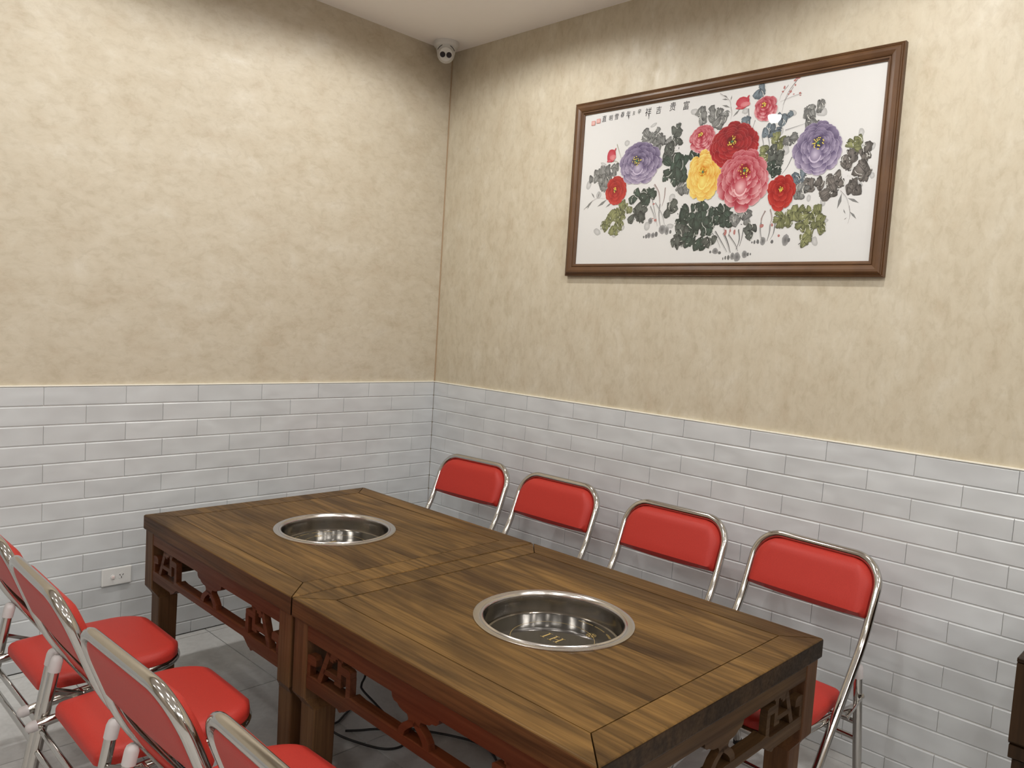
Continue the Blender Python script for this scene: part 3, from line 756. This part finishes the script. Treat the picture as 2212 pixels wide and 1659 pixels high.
# ---------------------------------------------------------------- framed peony painting
FLOWERS=[
('violet',1.3176,2.2159,0.1153,0.0983,1.3004,2.2283),
('violet',2.1148,2.1931,0.0959,0.1029,2.1146,2.2149),
('pink',1.6243,2.2854,0.0652,0.0614,1.6125,2.303),
('pink',1.8926,2.3692,0.0524,0.0526,1.8851,2.3835),
('yellow',1.6462,2.1324,0.086,0.1091,1.6382,2.1514),
('deepred',1.7664,2.2443,0.1141,0.0941,1.7612,2.2599),
('pink',1.8233,2.1003,0.1158,0.1235,1.8261,2.1404),
('red',1.9862,2.0447,0.0599,0.0748,1.9816,2.0576),
('red',1.1973,2.1077,0.0631,0.0733,1.1907,2.1082),
]
BUDS=[ (1.1577,2.2658,0.0246,0.03), (1.7942,2.4056,0.029,0.0236), ]
CLUSTERS=[
(1.0959,2.1777,0.0598,0.0381,7,'K'),(1.1329,2.1408,0.043,0.0303,5,'K'),(1.1698,2.2051,0.0376,0.0225,4,'K'),(1.1851,1.9838,0.0792,0.0339,10,'O'),(1.1408,1.948,0.024,0.0228,3,'O'),(1.2077,1.9416,0.0327,0.0262,4,'O'),(1.2507,2.0288,0.0366,0.0334,5,'O'),(1.3369,2.0711,0.0702,0.0401,8,'G'),(1.3171,1.9959,0.0445,0.044,5,'D'),(1.3788,2.329,0.0517,0.0323,7,'K'),(1.4338,2.2875,0.0506,0.0249,6,'K'),(1.4875,2.3371,0.0248,0.0281,3,'D'),(1.5032,2.3006,0.0288,0.0175,3,'D'),(1.4792,2.2476,0.0415,0.0387,6,'D'),(1.4988,2.169,0.0697,0.0598,12,'G'),(1.5952,2.2186,0.0356,0.0172,4,'G'),(1.5468,2.0922,0.0324,0.0244,4,'K'),(1.6269,1.9599,0.1083,0.0688,24,'G'),(1.5018,2.0008,0.0372,0.0353,6,'D'),(1.5603,1.9003,0.0444,0.0419,6,'D'),(1.5478,1.8587,0.0447,0.0175,5,'D'),(1.6342,1.8807,0.074,0.0344,10,'G'),(1.6937,1.8689,0.023,0.0238,3,'D'),(1.7409,1.9748,0.0448,0.0336,7,'G'),(1.7761,1.9565,0.0332,0.0233,4,'G'),(1.8456,1.9533,0.0534,0.0295,7,'K'),(1.8788,1.903,0.0247,0.0261,3,'D'),(1.6271,2.3807,0.0466,0.0306,7,'K'),(1.6973,2.3647,0.034,0.0335,6,'K'),(1.8672,2.4408,0.021,0.0258,3,'B'),(1.9702,2.3222,0.0302,0.0221,4,'B'),(1.9197,2.2846,0.0411,0.0224,6,'B'),(1.8143,2.3285,0.0252,0.0118,3,'B'),(1.9514,2.2368,0.0271,0.0254,4,'O'),(1.9012,2.1882,0.0195,0.0354,4,'O'),(1.9465,2.1805,0.0306,0.0446,7,'D'),(1.9472,2.1362,0.0272,0.0287,5,'G'),(2.0718,2.3149,0.0256,0.0308,5,'K'),(2.1094,2.3491,0.0176,0.0195,3,'K'),(2.0965,2.2874,0.0253,0.0153,3,'K'),(2.0035,2.2496,0.0232,0.0283,4,'K'),(2.2451,2.1952,0.0266,0.0297,4,'O'),(2.2328,2.1375,0.0386,0.0328,7,'R'),(2.2891,2.1613,0.026,0.0323,5,'R'),(2.2891,2.1001,0.0347,0.0295,6,'R'),(2.2031,2.0717,0.0481,0.0271,8,'R'),(2.1762,2.0347,0.0337,0.0273,5,'R'),(2.2568,2.0409,0.0265,0.0208,4,'R'),(2.1141,2.0665,0.0378,0.0308,6,'R'),(2.0639,2.0919,0.0323,0.028,5,'B'),(2.0653,2.0424,0.0259,0.0187,4,'K'),(2.0118,1.9487,0.0397,0.0285,6,'O'),(2.0569,1.9591,0.0325,0.0281,5,'O'),(2.1116,1.9594,0.0411,0.0278,7,'O'),(2.0999,1.9137,0.0319,0.0372,6,'O'),(2.1438,1.9181,0.0281,0.0276,5,'O'),(2.0914,1.8676,0.0225,0.0218,3,'O'),]
WASHES=[ (1.0352,2.1444,0.0139,0.0231), (1.104,1.9265,0.0214,0.0153), (1.2029,1.9119,0.0141,0.015), (1.5038,2.3559,0.0082,0.014), (1.3748,2.3735,0.0173,0.0072), (1.2387,2.3126,0.0147,0.0133), (2.1179,2.3257,0.0219,0.0152), (2.2678,2.2336,0.0105,0.0165), (2.3129,2.182,0.0092,0.014), (2.152,1.9969,0.01,0.0153), (2.134,1.8559,0.0114,0.0185), (2.005,2.338,0.0185,0.0113), (1.5768,2.4011,0.0199,0.0137), (2.3197,2.08,0.0092,0.0117), (2.2778,2.0482,0.0129,0.0107), (1.4993,1.9376,0.0167,0.0113), (1.3795,1.9423,0.0157,0.0203), (2.0967,2.0156,0.0077,0.0136), (2.1677,1.9293,0.0112,0.0073), (1.9648,2.2729,0.0095,0.0152), (1.9895,2.2013,0.0147,0.0189), (1.8066,2.3728,0.0145,0.0118), (1.1152,2.231,0.0212,0.0076), (1.4967,2.0572,0.015,0.0183), (1.467,1.9246,0.0152,0.0199), (1.0986,2.0942,0.0156,0.0168), (1.245,1.9402,0.0129,0.0149), ]
TICKS=[ (1.3662,1.8957,0.0035,0.0058), (1.3792,1.8975,0.0053,0.0087), (1.392,1.9007,0.0087,0.013), (1.4136,1.9015,0.0086,0.0123), (1.4305,1.9045,0.0069,0.0115), (1.4585,1.9249,0.0153,0.0214), (1.4828,1.917,0.0101,0.0178), (1.5016,1.9128,0.005,0.0085), (1.7017,1.8246,0.0046,0.0054), (1.7243,1.8275,0.0122,0.0135), (1.7439,1.8205,0.006,0.0067), (1.7612,1.7967,0.0023,0.0054), (1.7721,1.7999,0.0037,0.008), (1.7854,1.8011,0.0052,0.0107), (1.8026,1.8062,0.0088,0.016), (1.8235,1.8026,0.0131,0.0186), (1.8552,1.8121,0.0101,0.0158), (1.8695,1.8119,0.0043,0.0079), (1.8801,1.813,0.0028,0.0052), (1.883,1.8586,0.0028,0.0046), (1.8935,1.8596,0.0042,0.0078), (1.9074,1.8606,0.0056,0.0091), (1.9282,1.8626,0.0097,0.0168), (1.9664,1.8584,0.0055,0.0077), (2.0198,1.8633,0.0133,0.0228), (2.0332,1.863,0.0053,0.0088), (1.395,1.9633,0.0104,0.0159), ]
STROKES=[
('p',0.0031, (1.4022,2.1204),(1.4287,2.0829),(1.4385,2.0326) ),('p',0.0024, (1.4592,2.1020),(1.4588,2.0597),(1.4494,2.0248) ),('k',0.0031, (1.4385,2.0326),(1.4379,1.9828),(1.4510,1.9323) ),('k',0.0021, (1.4138,2.0411),(1.4526,1.9892),(1.4693,1.9458) ),('k',0.0017, (1.3945,2.0638),(1.4183,1.9909),(1.4333,1.9402) ),('k',0.0024, (1.3890,2.0283),(1.4097,1.9913),(1.4216,1.9549) ),('p',0.0031, (1.7459,1.9612),(1.7528,1.9275),(1.7631,1.8971) ),('p',0.0024, (1.7882,1.9460),(1.7839,1.9130),(1.7789,1.8866) ),('d',0.0034, (1.7553,1.9007),(1.7777,1.8600),(1.7925,1.8197) ),('d',0.0024, (1.7168,1.9087),(1.7515,1.8606),(1.7774,1.8233) ),('d',0.0024, (1.8206,1.9116),(1.8279,1.8719),(1.8170,1.8325) ),('d',0.0021, (1.8418,1.9174),(1.8382,1.8782),(1.8304,1.8454) ),('d',0.0021, (1.7783,1.8932),(1.8115,1.8525),(1.8250,1.8257) ),('k',0.0017, (1.7021,1.9025),(1.7276,1.8747),(1.7458,1.8406) ),('p',0.0034, (1.9277,1.9783),(1.9162,1.9532),(1.9152,1.9275) ),('p',0.0021, (1.9479,1.9837),(1.9577,1.9513),(1.9533,1.9259) ),('k',0.0031, (1.9145,1.9340),(1.9141,1.9018),(1.9253,1.8562) ),('k',0.0027, (1.9533,1.9259),(1.9528,1.8940),(1.9455,1.8622) ),('d',0.0021, (1.9732,1.9315),(1.9699,1.8934),(1.9587,1.8682) ),('k',0.0024, (1.8201,2.3806),(1.8246,2.3478),(1.8242,2.3220) ),('k',0.0017, (1.8530,2.3312),(1.8477,2.3126),(1.8424,2.2940) ),('t',0.0014, (2.0160,2.4637),(1.9809,2.4201),(1.9621,2.3732) ),('t',0.001, (2.0344,2.4057),(1.9960,2.3992),(1.9507,2.3873) ),('t',0.001, (1.9785,2.4452),(1.9545,2.4179),(1.9467,2.3941) ),('t',0.001, (1.9991,2.4357),(1.9704,2.3906),(1.9611,2.3484) ),('k',0.0024, (2.0172,2.1736),(2.0008,2.1377),(1.9830,2.1142) ),('k',0.0014, (1.9811,2.2772),(2.0198,2.2848),(2.0579,2.2923) ),('t',0.0009, (1.0152,2.0341),(1.0806,2.0778),(1.1387,2.0764) ),('t',0.0009, (2.2126,2.0352),(2.2360,2.0097),(2.2490,1.9792) ),('t',0.0009, (2.2490,1.9792),(2.2554,1.9492),(2.2508,1.9167) ),('t',0.001, (1.6886,2.4585),(1.7326,2.4256),(1.7425,2.3980) ),('t',0.001, (1.7425,2.3980),(1.7487,2.3709),(1.7449,2.3485) ),('k',0.0014, (1.8867,2.2695),(1.8973,2.2301),(1.8933,2.1986) ),('k',0.0017, (1.9111,2.2666),(1.9210,2.2338),(1.9206,2.2021) ),('g',0.0014, (1.1832,2.3150),(1.2006,2.2763),(1.2180,2.2377) ),('g',0.0017, (1.1664,2.2426),(1.1903,2.2366),(1.2054,2.2241) ),]
TWIGLEAVES=[ (1.0533,2.1086,1.0755,2.0805), (1.0663,2.0734,1.0249,2.0375), (1.1021,2.1091,1.0922,2.0794), (1.1487,2.0721,1.0937,2.0413), (1.1783,2.0590,1.1425,2.0348), (1.0482,2.0554,1.0353,2.0330), (2.2183,2.0258,2.2067,1.9696), (2.2405,2.0065,2.2837,1.9861), (2.2528,1.9582,2.2790,1.9303), (2.2387,1.9500,2.2298,1.9684), (2.2446,1.9378,2.2347,1.9293), (1.7420,2.4438,1.7381,2.4215), (1.7005,2.4105,1.7391,2.3952), (1.7251,2.3873,1.7425,2.3751), (1.7838,2.3857,1.7537,2.3572), (1.7044,2.4495,1.7242,2.4367), (1.6984,2.4339,1.7287,2.4275), ]
REDS=[ (2.0127,2.4643,0.0145,0.005), (2.0035,2.4584,0.0079,0.0062), (1.9626,2.4384,0.0061,0.0076), (1.9573,2.4237,0.0054,0.0051), (2.0052,2.4409,0.0059,0.0056), (1.9889,2.4188,0.0067,0.0063), (1.9818,2.4106,0.0054,0.0038), (2.0264,2.4082,0.0085,0.0062), (2.0286,2.3992,0.0065,0.0031), (2.0018,2.4076,0.006,0.0031), (1.4056,2.0359,0.0086,0.0058), (1.4206,1.9657,0.0103,0.0086), (1.407,1.9735,0.0069,0.0043), (1.9192,1.9209,0.0125,0.0103), (1.9604,1.9225,0.0068,0.0102), (1.9915,1.88,0.0067,0.0076), (1.7628,1.9004,0.009,0.0147), (1.8032,1.9024,0.0059,0.0146), (1.7845,1.9063,0.0059,0.008), ]
CHARS=[ ('富',1.533,2.4344,0.0219,0.0187), ('贵',1.4658,2.4392,0.0225,0.019), ('吉',1.3965,2.4349,0.0206,0.0171), ('祥',1.3415,2.4347,0.0228,0.0187), ('辛',1.2942,2.4427,0.0143,0.0116), ('丑',1.2633,2.4397,0.0109,0.0088), ('年',1.2344,2.4393,0.0174,0.014), ('春',1.2022,2.4422,0.0158,0.0126), ('雪',1.1703,2.4369,0.0178,0.0142), ('明',1.1376,2.4353,0.0162,0.0128), ('直',1.0994,2.4381,0.0193,0.0151), ]
SEALS=[ (1.0682,2.431,0.0108,0.0099), (1.0386,2.425,0.0109,0.0099), ]
TAILS=[ (1.3459,2.4242,2.4025), (1.2377,2.4330,2.4153), ]

FL_, FR_, FB_, FT_ = .932, 2.394, 1.725, 2.523      # outer frame: distance along the wall, heights
FC = (FL_+FR_)/2
t = empty('framed_painting', 'large framed peony painting with walnut moulding and calligraphy', 'painting', (FC*sin(ANG), -FC*cos(ANG), FB_), ANG)
def PL(U, Z, x): return (x, -(U-FC), Z-FB_)
# moulding profile: (inset from outer edge, depth from wall)
PRF = [(0,0),(0,.020),(.003,.023),(.0055,.0215),(.007,.0245),(.0095,.026),(.0105,.0245),(.013,.028),(.018,.031),(.026,.031),(.036,.0275),(.041,.0245),(.0425,.0215),(.044,.0245),(.049,.0245),(.053,.018),(.056,.0165),(.056,.006)]
corners = [(FL_,FB_,1,1),(FR_,FB_,-1,1),(FR_,FT_,-1,-1),(FL_,FT_,1,-1)]
for i in range(4):
    a, b_ = corners[i], corners[(i+1)%4]; v = []; fs = []
    for (ins, dp) in PRF:
        for c_ in (a, b_): v.append(PL(c_[0]+c_[2]*ins, c_[1]+c_[3]*ins, -dp+.0085))
    for k in range(len(PRF)-1): fs.append((2*k,2*k+1,2*k+3,2*k+2))
    MB().add(v, fs).build('frame_rail', M_FRAME, t)
XB = -.003
MB().box(PL(FR_-.05,FB_+.05,XB+.0001)[:1]+PL(FR_-.05,FB_+.05,0)[1:], (.0075,)+PL(FL_+.05,FT_-.05,0)[1:]).build('backing_board', M_PAPER, t)
gv = [PL(FL_+.0535,FB_+.0535,-.0072),PL(FR_-.0535,FB_+.0535,-.0072),PL(FR_-.0535,FT_-.0535,-.0072),PL(FL_+.0535,FT_-.0535,-.0072)]
MB().add(gv, [(0,1,2,3)]).build('glass', M_GLASS, t)
pv, pf, pc = [], [], []
lay = [0]
def put(pts_, cols, fan=None, same=False):
    """pts_: list of (U,Z); cols: per point colour; fan: centre index 0"""
    lay[0] += 0 if same else 1; x = XB - 7e-7*lay[0]; n0 = len(pv)
    for (U, Z), c_ in zip(pts_, cols): pv.append(PL(U, Z, x)); pc.append(c_)
    n = len(pts_)
    if fan:
        for k in range(1, n): pf.append((n0, n0+k, n0+(k % (n-1))+1))
    else: pf.append(tuple(range(n0, n0+n)))
pr = random.Random(21)
def lerp(a, b_, k): return tuple(a[i]*(1-k)+b_[i]*k for i in range(3))
def blob(U, Z, ru, rz, col, col2=None, n=12, jit=.12, ang=0.0):
    col2 = col2 or col; P_ = [(U,Z)]; C_ = [col2]
    for k in range(n):
        a = 2*pi*k/n; q = 1+pr.uniform(-jit,jit); du, dz = ru*q*cos(a), rz*q*sin(a)
        P_.append((U+du*cos(ang)-dz*sin(ang), Z+du*sin(ang)+dz*cos(ang))); C_.append(col)
    put(P_, C_, True)
def stroke(pts_, w_, col, taper=True):
    pts_ = [Vector((a, b_, 0)) for a, b_ in pts_]; sp = smooth_path(pts_, 4) if len(pts_) > 2 else pts_
    Lp, Rp = [], []
    for i, p_ in enumerate(sp):
        d_ = (sp[min(i+1,len(sp)-1)]-sp[max(i-1,0)]).normalized(); nn = Vector((-d_.y, d_.x, 0))
        k = i/(len(sp)-1); ww = w_*(1-.65*k if taper else 1)
        Lp.append(p_+nn*ww); Rp.append(p_-nn*ww)
    for i in range(len(sp)-1):
        put([(q.x,q.y) for q in (Lp[i],Lp[i+1],Rp[i+1],Rp[i])], [col]*4, None, i > 0)
def leaf(U, Z, L_, W_, a, base, dark, light):
    ca, sa = cos(a), sin(a)
    def T(x, y): return (U+x*ca-y*sa, Z+x*sa+y*ca)
    tooth = pr.random() < .6
    out_ = [(-.5,0),(-.40,.22),(-.12,.40),(.18,.54),(.40,.56),(.50,.40),(.40,.20) if tooth else (.55,.2),(.56,.10) if tooth else (.58,.05),(.46,-.04) if tooth else (.58,-.05),(.52,-.26),(.42,-.52),(.16,-.50),(-.12,-.40),(-.40,-.20)]
    P_ = [T(0,0)]; C_ = [lerp(base, light, .55)]
    for (x, y) in out_:
        P_.append(T(x*L_*pr.uniform(.93,1.07), y*W_*pr.uniform(.9,1.1))); C_.append(lerp(base, dark, pr.uniform(.15,.7)))
    put(P_, C_, True)
    lw = .0011
    for (y0_, y1_) in ((0,0),(.06,.3)) if pr.random() < .5 else ((-.05,-.28),):
        q0, q1, q2 = T(-.48*L_,y0_*W_), T(0,(y0_+y1_)*.6*W_), T(.44*L_,y1_*W_)
        stroke([q0,q1,q2], lw, dark)
    O_ = P_[1:]; k0 = pr.randrange(len(O_)); seg = [O_[(k0+i) % len(O_)] for i in range(8)]
    I_ = [(U+(x-U)*.93, Z+(y-Z)*.93) for x, y in seg]
    for i in range(7): put([seg[i], seg[i+1], I_[i+1], I_[i]], [dark]*4, None, i > 0)
    if pr.random() < .5: stroke([T(-.42*L_,.34*W_),T(0,.56*W_),T(.34*L_,.47*W_)], .0009, (.70,.70,.66), False)
TONES = {'G': ((.060,.074,.062),(.012,.015,.013),(.085,.135,.100)), 'D': ((.105,.112,.100),(.018,.019,.018),(.17,.19,.165)), 'K': ((.21,.215,.205),(.04,.04,.04),(.36,.365,.35)),
         'O': ((.21,.225,.105),(.04,.042,.022),(.36,.375,.17)), 'B': ((.145,.185,.215),(.03,.036,.046),(.25,.31,.35)), 'R': ((.150,.138,.125),(.025,.022,.02),(.26,.235,.215))}
SCOL = {'p': (.26,.17,.15), 'k': (.20,.20,.20), 'd': (.05,.05,.05), 't': (.17,.15,.145), 'g': (.22,.22,.12)}
for (U, Z, a, b_) in WASHES: blob(U, Z, a, b_, (.40,.40,.395), (.56,.56,.555), 12, .1, pr.uniform(-.5,.5))
for (U, Z, a, b_) in TICKS:
    blob(U, Z, a*1.15, b_, (.30,.30,.30) if a > .007 else (.16,.16,.16), (.12,.12,.12), 9, .12)
for s in STROKES:
    ps = s[2:]; stroke(ps, s[1]*.95, SCOL[s[0]]); stroke([(a-s[1]*1.1,b_-.004) for a, b_ in ps], s[1]*.4, lerp(SCOL[s[0]],(.5,.5,.5),.5))
    if s[0] in 'kdp' and s[1] > .0018:
        stroke([(a+s[1]*.35,b_) for a, b_ in ps], s[1]*.16, (.03,.03,.03)); stroke([(a-s[1]*.2,b_) for a, b_ in ps], s[1]*.12, (.62,.61,.60))
for (a, b_, c_, d_) in TWIGLEAVES:
    m1, m2 = (a+c_)/2, (b_+d_)/2; dx, dz = c_-a, d_-b_; L_ = math.hypot(dx, dz); nx, nz = -dz/L_*L_*.13, dx/L_*L_*.13
    put([(a,b_),(m1+nx,m2+nz),(c_,d_),(m1-nx*.6,m2-nz*.6)], [(.20,.20,.195)]*4)
for (U, Z, a, b_) in REDS: blob(U, Z, a*.7, b_*.7, (.36,.12,.11), (.45,.22,.20), 7, .3)
for (U, Z, ru, rz, n, tn) in CLUSTERS:
    base, dark, light = TONES[tn]; s0 = math.sqrt(4*ru*rz/n)
    for k in range(int(n*1.6)+1):
        a = pr.uniform(0,2*pi); q = math.sqrt(pr.random())*.88
        sz = max(.028, min(.050, s0*1.1))*pr.uniform(.75,1.2)
        b2 = lerp(base, light, pr.uniform(0,.4)) if pr.random() < .7 else lerp(base, dark, .4)
        leaf(U+ru*q*cos(a), Z+rz*q*sin(a), sz*1.2, sz*.88, pr.choice([pi/2,-pi/2,a])+pr.uniform(-.6,.6), b2, dark, light)
for (U, Z, ru, rz, n, tn) in CLUSTERS:
    for k in range(n):
        a = pr.uniform(0,2*pi); q = math.sqrt(pr.random())*1.02; x_, y_ = U+ru*q*cos(a), Z+rz*q*sin(a); b2 = pr.uniform(0,2*pi); l2 = pr.uniform(.004,.010)
        stroke([(x_,y_),(x_+l2*cos(b2),y_+l2*sin(b2))], .0016, (.02,.02,.02) if pr.random() < .6 else (.62,.62,.58))
FC_ = {'violet': ((.050,.036,.085),(.17,.135,.24),(.50,.44,.56)), 'pink': ((.26,.012,.025),(.46,.065,.095),(.74,.46,.47)), 'yellow': ((.58,.22,.02),(.72,.47,.10),(.76,.66,.20)),
       'deepred': ((.13,.004,.007),(.30,.013,.018),(.44,.035,.035)), 'red': ((.22,.008,.008),(.40,.025,.020),(.52,.055,.04))}
def petal(U, Z, a, r0, r1, wd, su, sz, dk, md, lt):
    """a rounded petal from radius r0 to r1 along direction a"""
    P_, C_ = [], []
    def T(rad, off): 
        return (U+su*(rad*cos(a)-off*sin(a)), Z+sz*(rad*sin(a)+off*cos(a)))
    rc = r0+(r1-r0)*.52; P_.append(T(rc,0)); C_.append(lerp(dk, md, .55))
    shape = [(0,.35),(.22,.72),(.5,.98),(.75,.95),(.92,.66),(.985,.38),(.96,.14),(1.0,-.08),(.97,-.36),(.90,-.68),(.72,-.96),(.48,-.98),(.2,-.72),(0,-.35)]
    for (q, o_) in shape:
        k = q**2.4*pr.uniform(.8,1.0)
        P_.append(T(r0+(r1-r0)*(q+pr.uniform(-.02,.02)), o_*wd*.5)); C_.append(lerp(dk, md, min(1,2*k)) if k < .5 else lerp(md, lt, 2*k-1))
    put(P_, C_, True)
    rim = lerp(lt, (.80,.76,.74), .12)
    for sl in (P_[3:13],):
        o_ = [(U+(x-U)*.985+.0, Z+(y-Z)*.985) for x, y in sl]
        for i in range(len(sl)-1): put([sl[i], sl[i+1], o_[i+1], o_[i]], [rim]*4, None, i > 0)
def flower(kind, U, Z, ru, rz, su_, sz_):
    dk, md, lt = FC_[kind]
    if kind == 'red' or ru < .062: rings = [(.98,7,.78,.25),(.82,6,.70,.2),(.60,5,.52,.12),(.38,4,.38,.05)]
    else: rings = [(1.0,11,.56,.40),(.90,9,.56,.30),(.74,8,.50,.22),(.60,7,.44,.15),(.46,6,.36,.08),(.34,5,.28,.04)]
    dU, dZ = su_-U, sz_-Z
    for i, (r1, n, wd, r0) in enumerate(rings):
        k = i/(len(rings)-1); cu, cz_ = U+dU*k*.9, Z+dZ*k*.9; ph = pr.uniform(0,2*pi)
        order_ = list(range(n)); order_.sort(key=lambda j: -sin(ph+2*pi*j/n))
        for j in order_:
            a = ph+2*pi*j/n+pr.uniform(-.12,.12)
            low_ = .5-.5*sin(a)    # lower petals catch more white on the rim
            md2 = lerp(dk, md, .45+.55*low_); lt2 = lerp(md, lt, .25+.75*low_) if kind != 'yellow' else lt
            petal(cu, cz_, a, r0*(1-.5*k), r1*pr.uniform(.9,1.03), wd*pr.uniform(.9,1.15), ru, rz, dk, md2, lt2)
    if kind in ('pink','violet','yellow') and ru > .08:   # drooping pale front petals
        for (ox, oz, q) in ((-.08,-.20,.42),):
            c_ = (U+ox*ru, Z+oz*rz); blob(c_[0], c_[1], q*ru*.62, q*rz*.72, lerp(dk, md, .8), lt, 14, .06)
            put([(c_[0]+q*ru*.6*cos(a), c_[1]+q*rz*.7*sin(a)) for a in [pi*(1.05+.9*j/8) for j in range(9)]]+[(c_[0]+q*ru*.5*cos(a), c_[1]+q*rz*.55*sin(a)) for a in [pi*(1.95-.9*j/8) for j in range(9)]], [lt]*18)
    sr_ = .2 if ru > .075 else .16
    blob(su_, sz_, ru*sr_, rz*sr_, dk, lerp(dk,(.02,.05,.03),.5), 9, .2)
    blob(su_, sz_, ru*.05, rz*.05, (.05,.14,.08), (.05,.2,.1), 8, .1)
    for k in range(26 if ru > .075 else 13):
        a = pr.uniform(0,2*pi); q = pr.uniform(.35,1.15)*sr_
        blob(su_+ru*q*cos(a), sz_+rz*q*sin(a), .0024, .0024, (.62,.50,.06), (.75,.66,.14), 6, .3)
for (U, Z, a, b_) in BUDS:
    blob(U, Z, a, b_, (.42,.03,.05), (.52,.10,.13), 12, .1); blob(U+a*.35, Z-b_*.3, a*.7, b_*.45, (.55,.16,.18), (.62,.25,.26), 10, .1)
    blob(U-a*.4, Z-b_*.75, a*.6, b_*.22, (.45,.05,.07), (.55,.14,.16), 8, .15); blob(U+a*.7, Z+b_*.7, a*.16, b_*.5, (.42,.05,.07), None, 7, .1, -.5)
order_f = [8,0,1,2,3,4,5,7,6]
for i in order_f: flower(*FLOWERS[i])
for (U, Z, a, b_) in SEALS:
    put([(U-a,Z-b_),(U+a,Z-b_),(U+a,Z+b_),(U-a,Z+b_)], [(.62,.30,.27)]*4)
    for k in range(3):
        put([(U-a*.6+k*a*.5,Z-b_*.7),(U-a*.45+k*a*.5,Z-b_*.7),(U-a*.45+k*a*.5,Z+b_*.7),(U-a*.6+k*a*.5,Z+b_*.7)], [(.70,.55,.52)]*4)
    for k in (-.35,.3): put([(U-a*.7,Z+b_*k),(U+a*.7,Z+b_*k),(U+a*.7,Z+b_*(k+.16)),(U-a*.7,Z+b_*(k+.16))], [(.70,.55,.52)]*4)
for (U, Z, Z2) in TAILS: stroke([(U,Z),(U+.0008,(Z+Z2)/2),(U,Z2)], .0016, (.03,.03,.035))
me = mesh('flower_print', pv, pf, M_PRINT)
ca = me.color_attributes.new('paint', 'FLOAT_COLOR', 'POINT')
ca.data.foreach_set('color', [q for c_ in pc for q in (*c_,1)])
obj('flower_print', me, t)
for (chx, U, Z, a, b_) in CHARS:
    me = text_mesh(chx, b_*2.05, M_INK, 0, .12, 'calligraphy')
    vx = [v.co for v in me.vertices]
    if not vx: continue
    mx = (min(v.x for v in vx)+max(v.x for v in vx))/2; my = (min(v.y for v in vx)+max(v.y for v in vx))/2
    for v in me.vertices: v.co.x = (v.co.x-mx)*.86; v.co.y -= my
    o = obj('calligraphy', me, t, PL(U, Z, XB-.0006)); o.rotation_euler = (pi/2, 0, -pi/2)
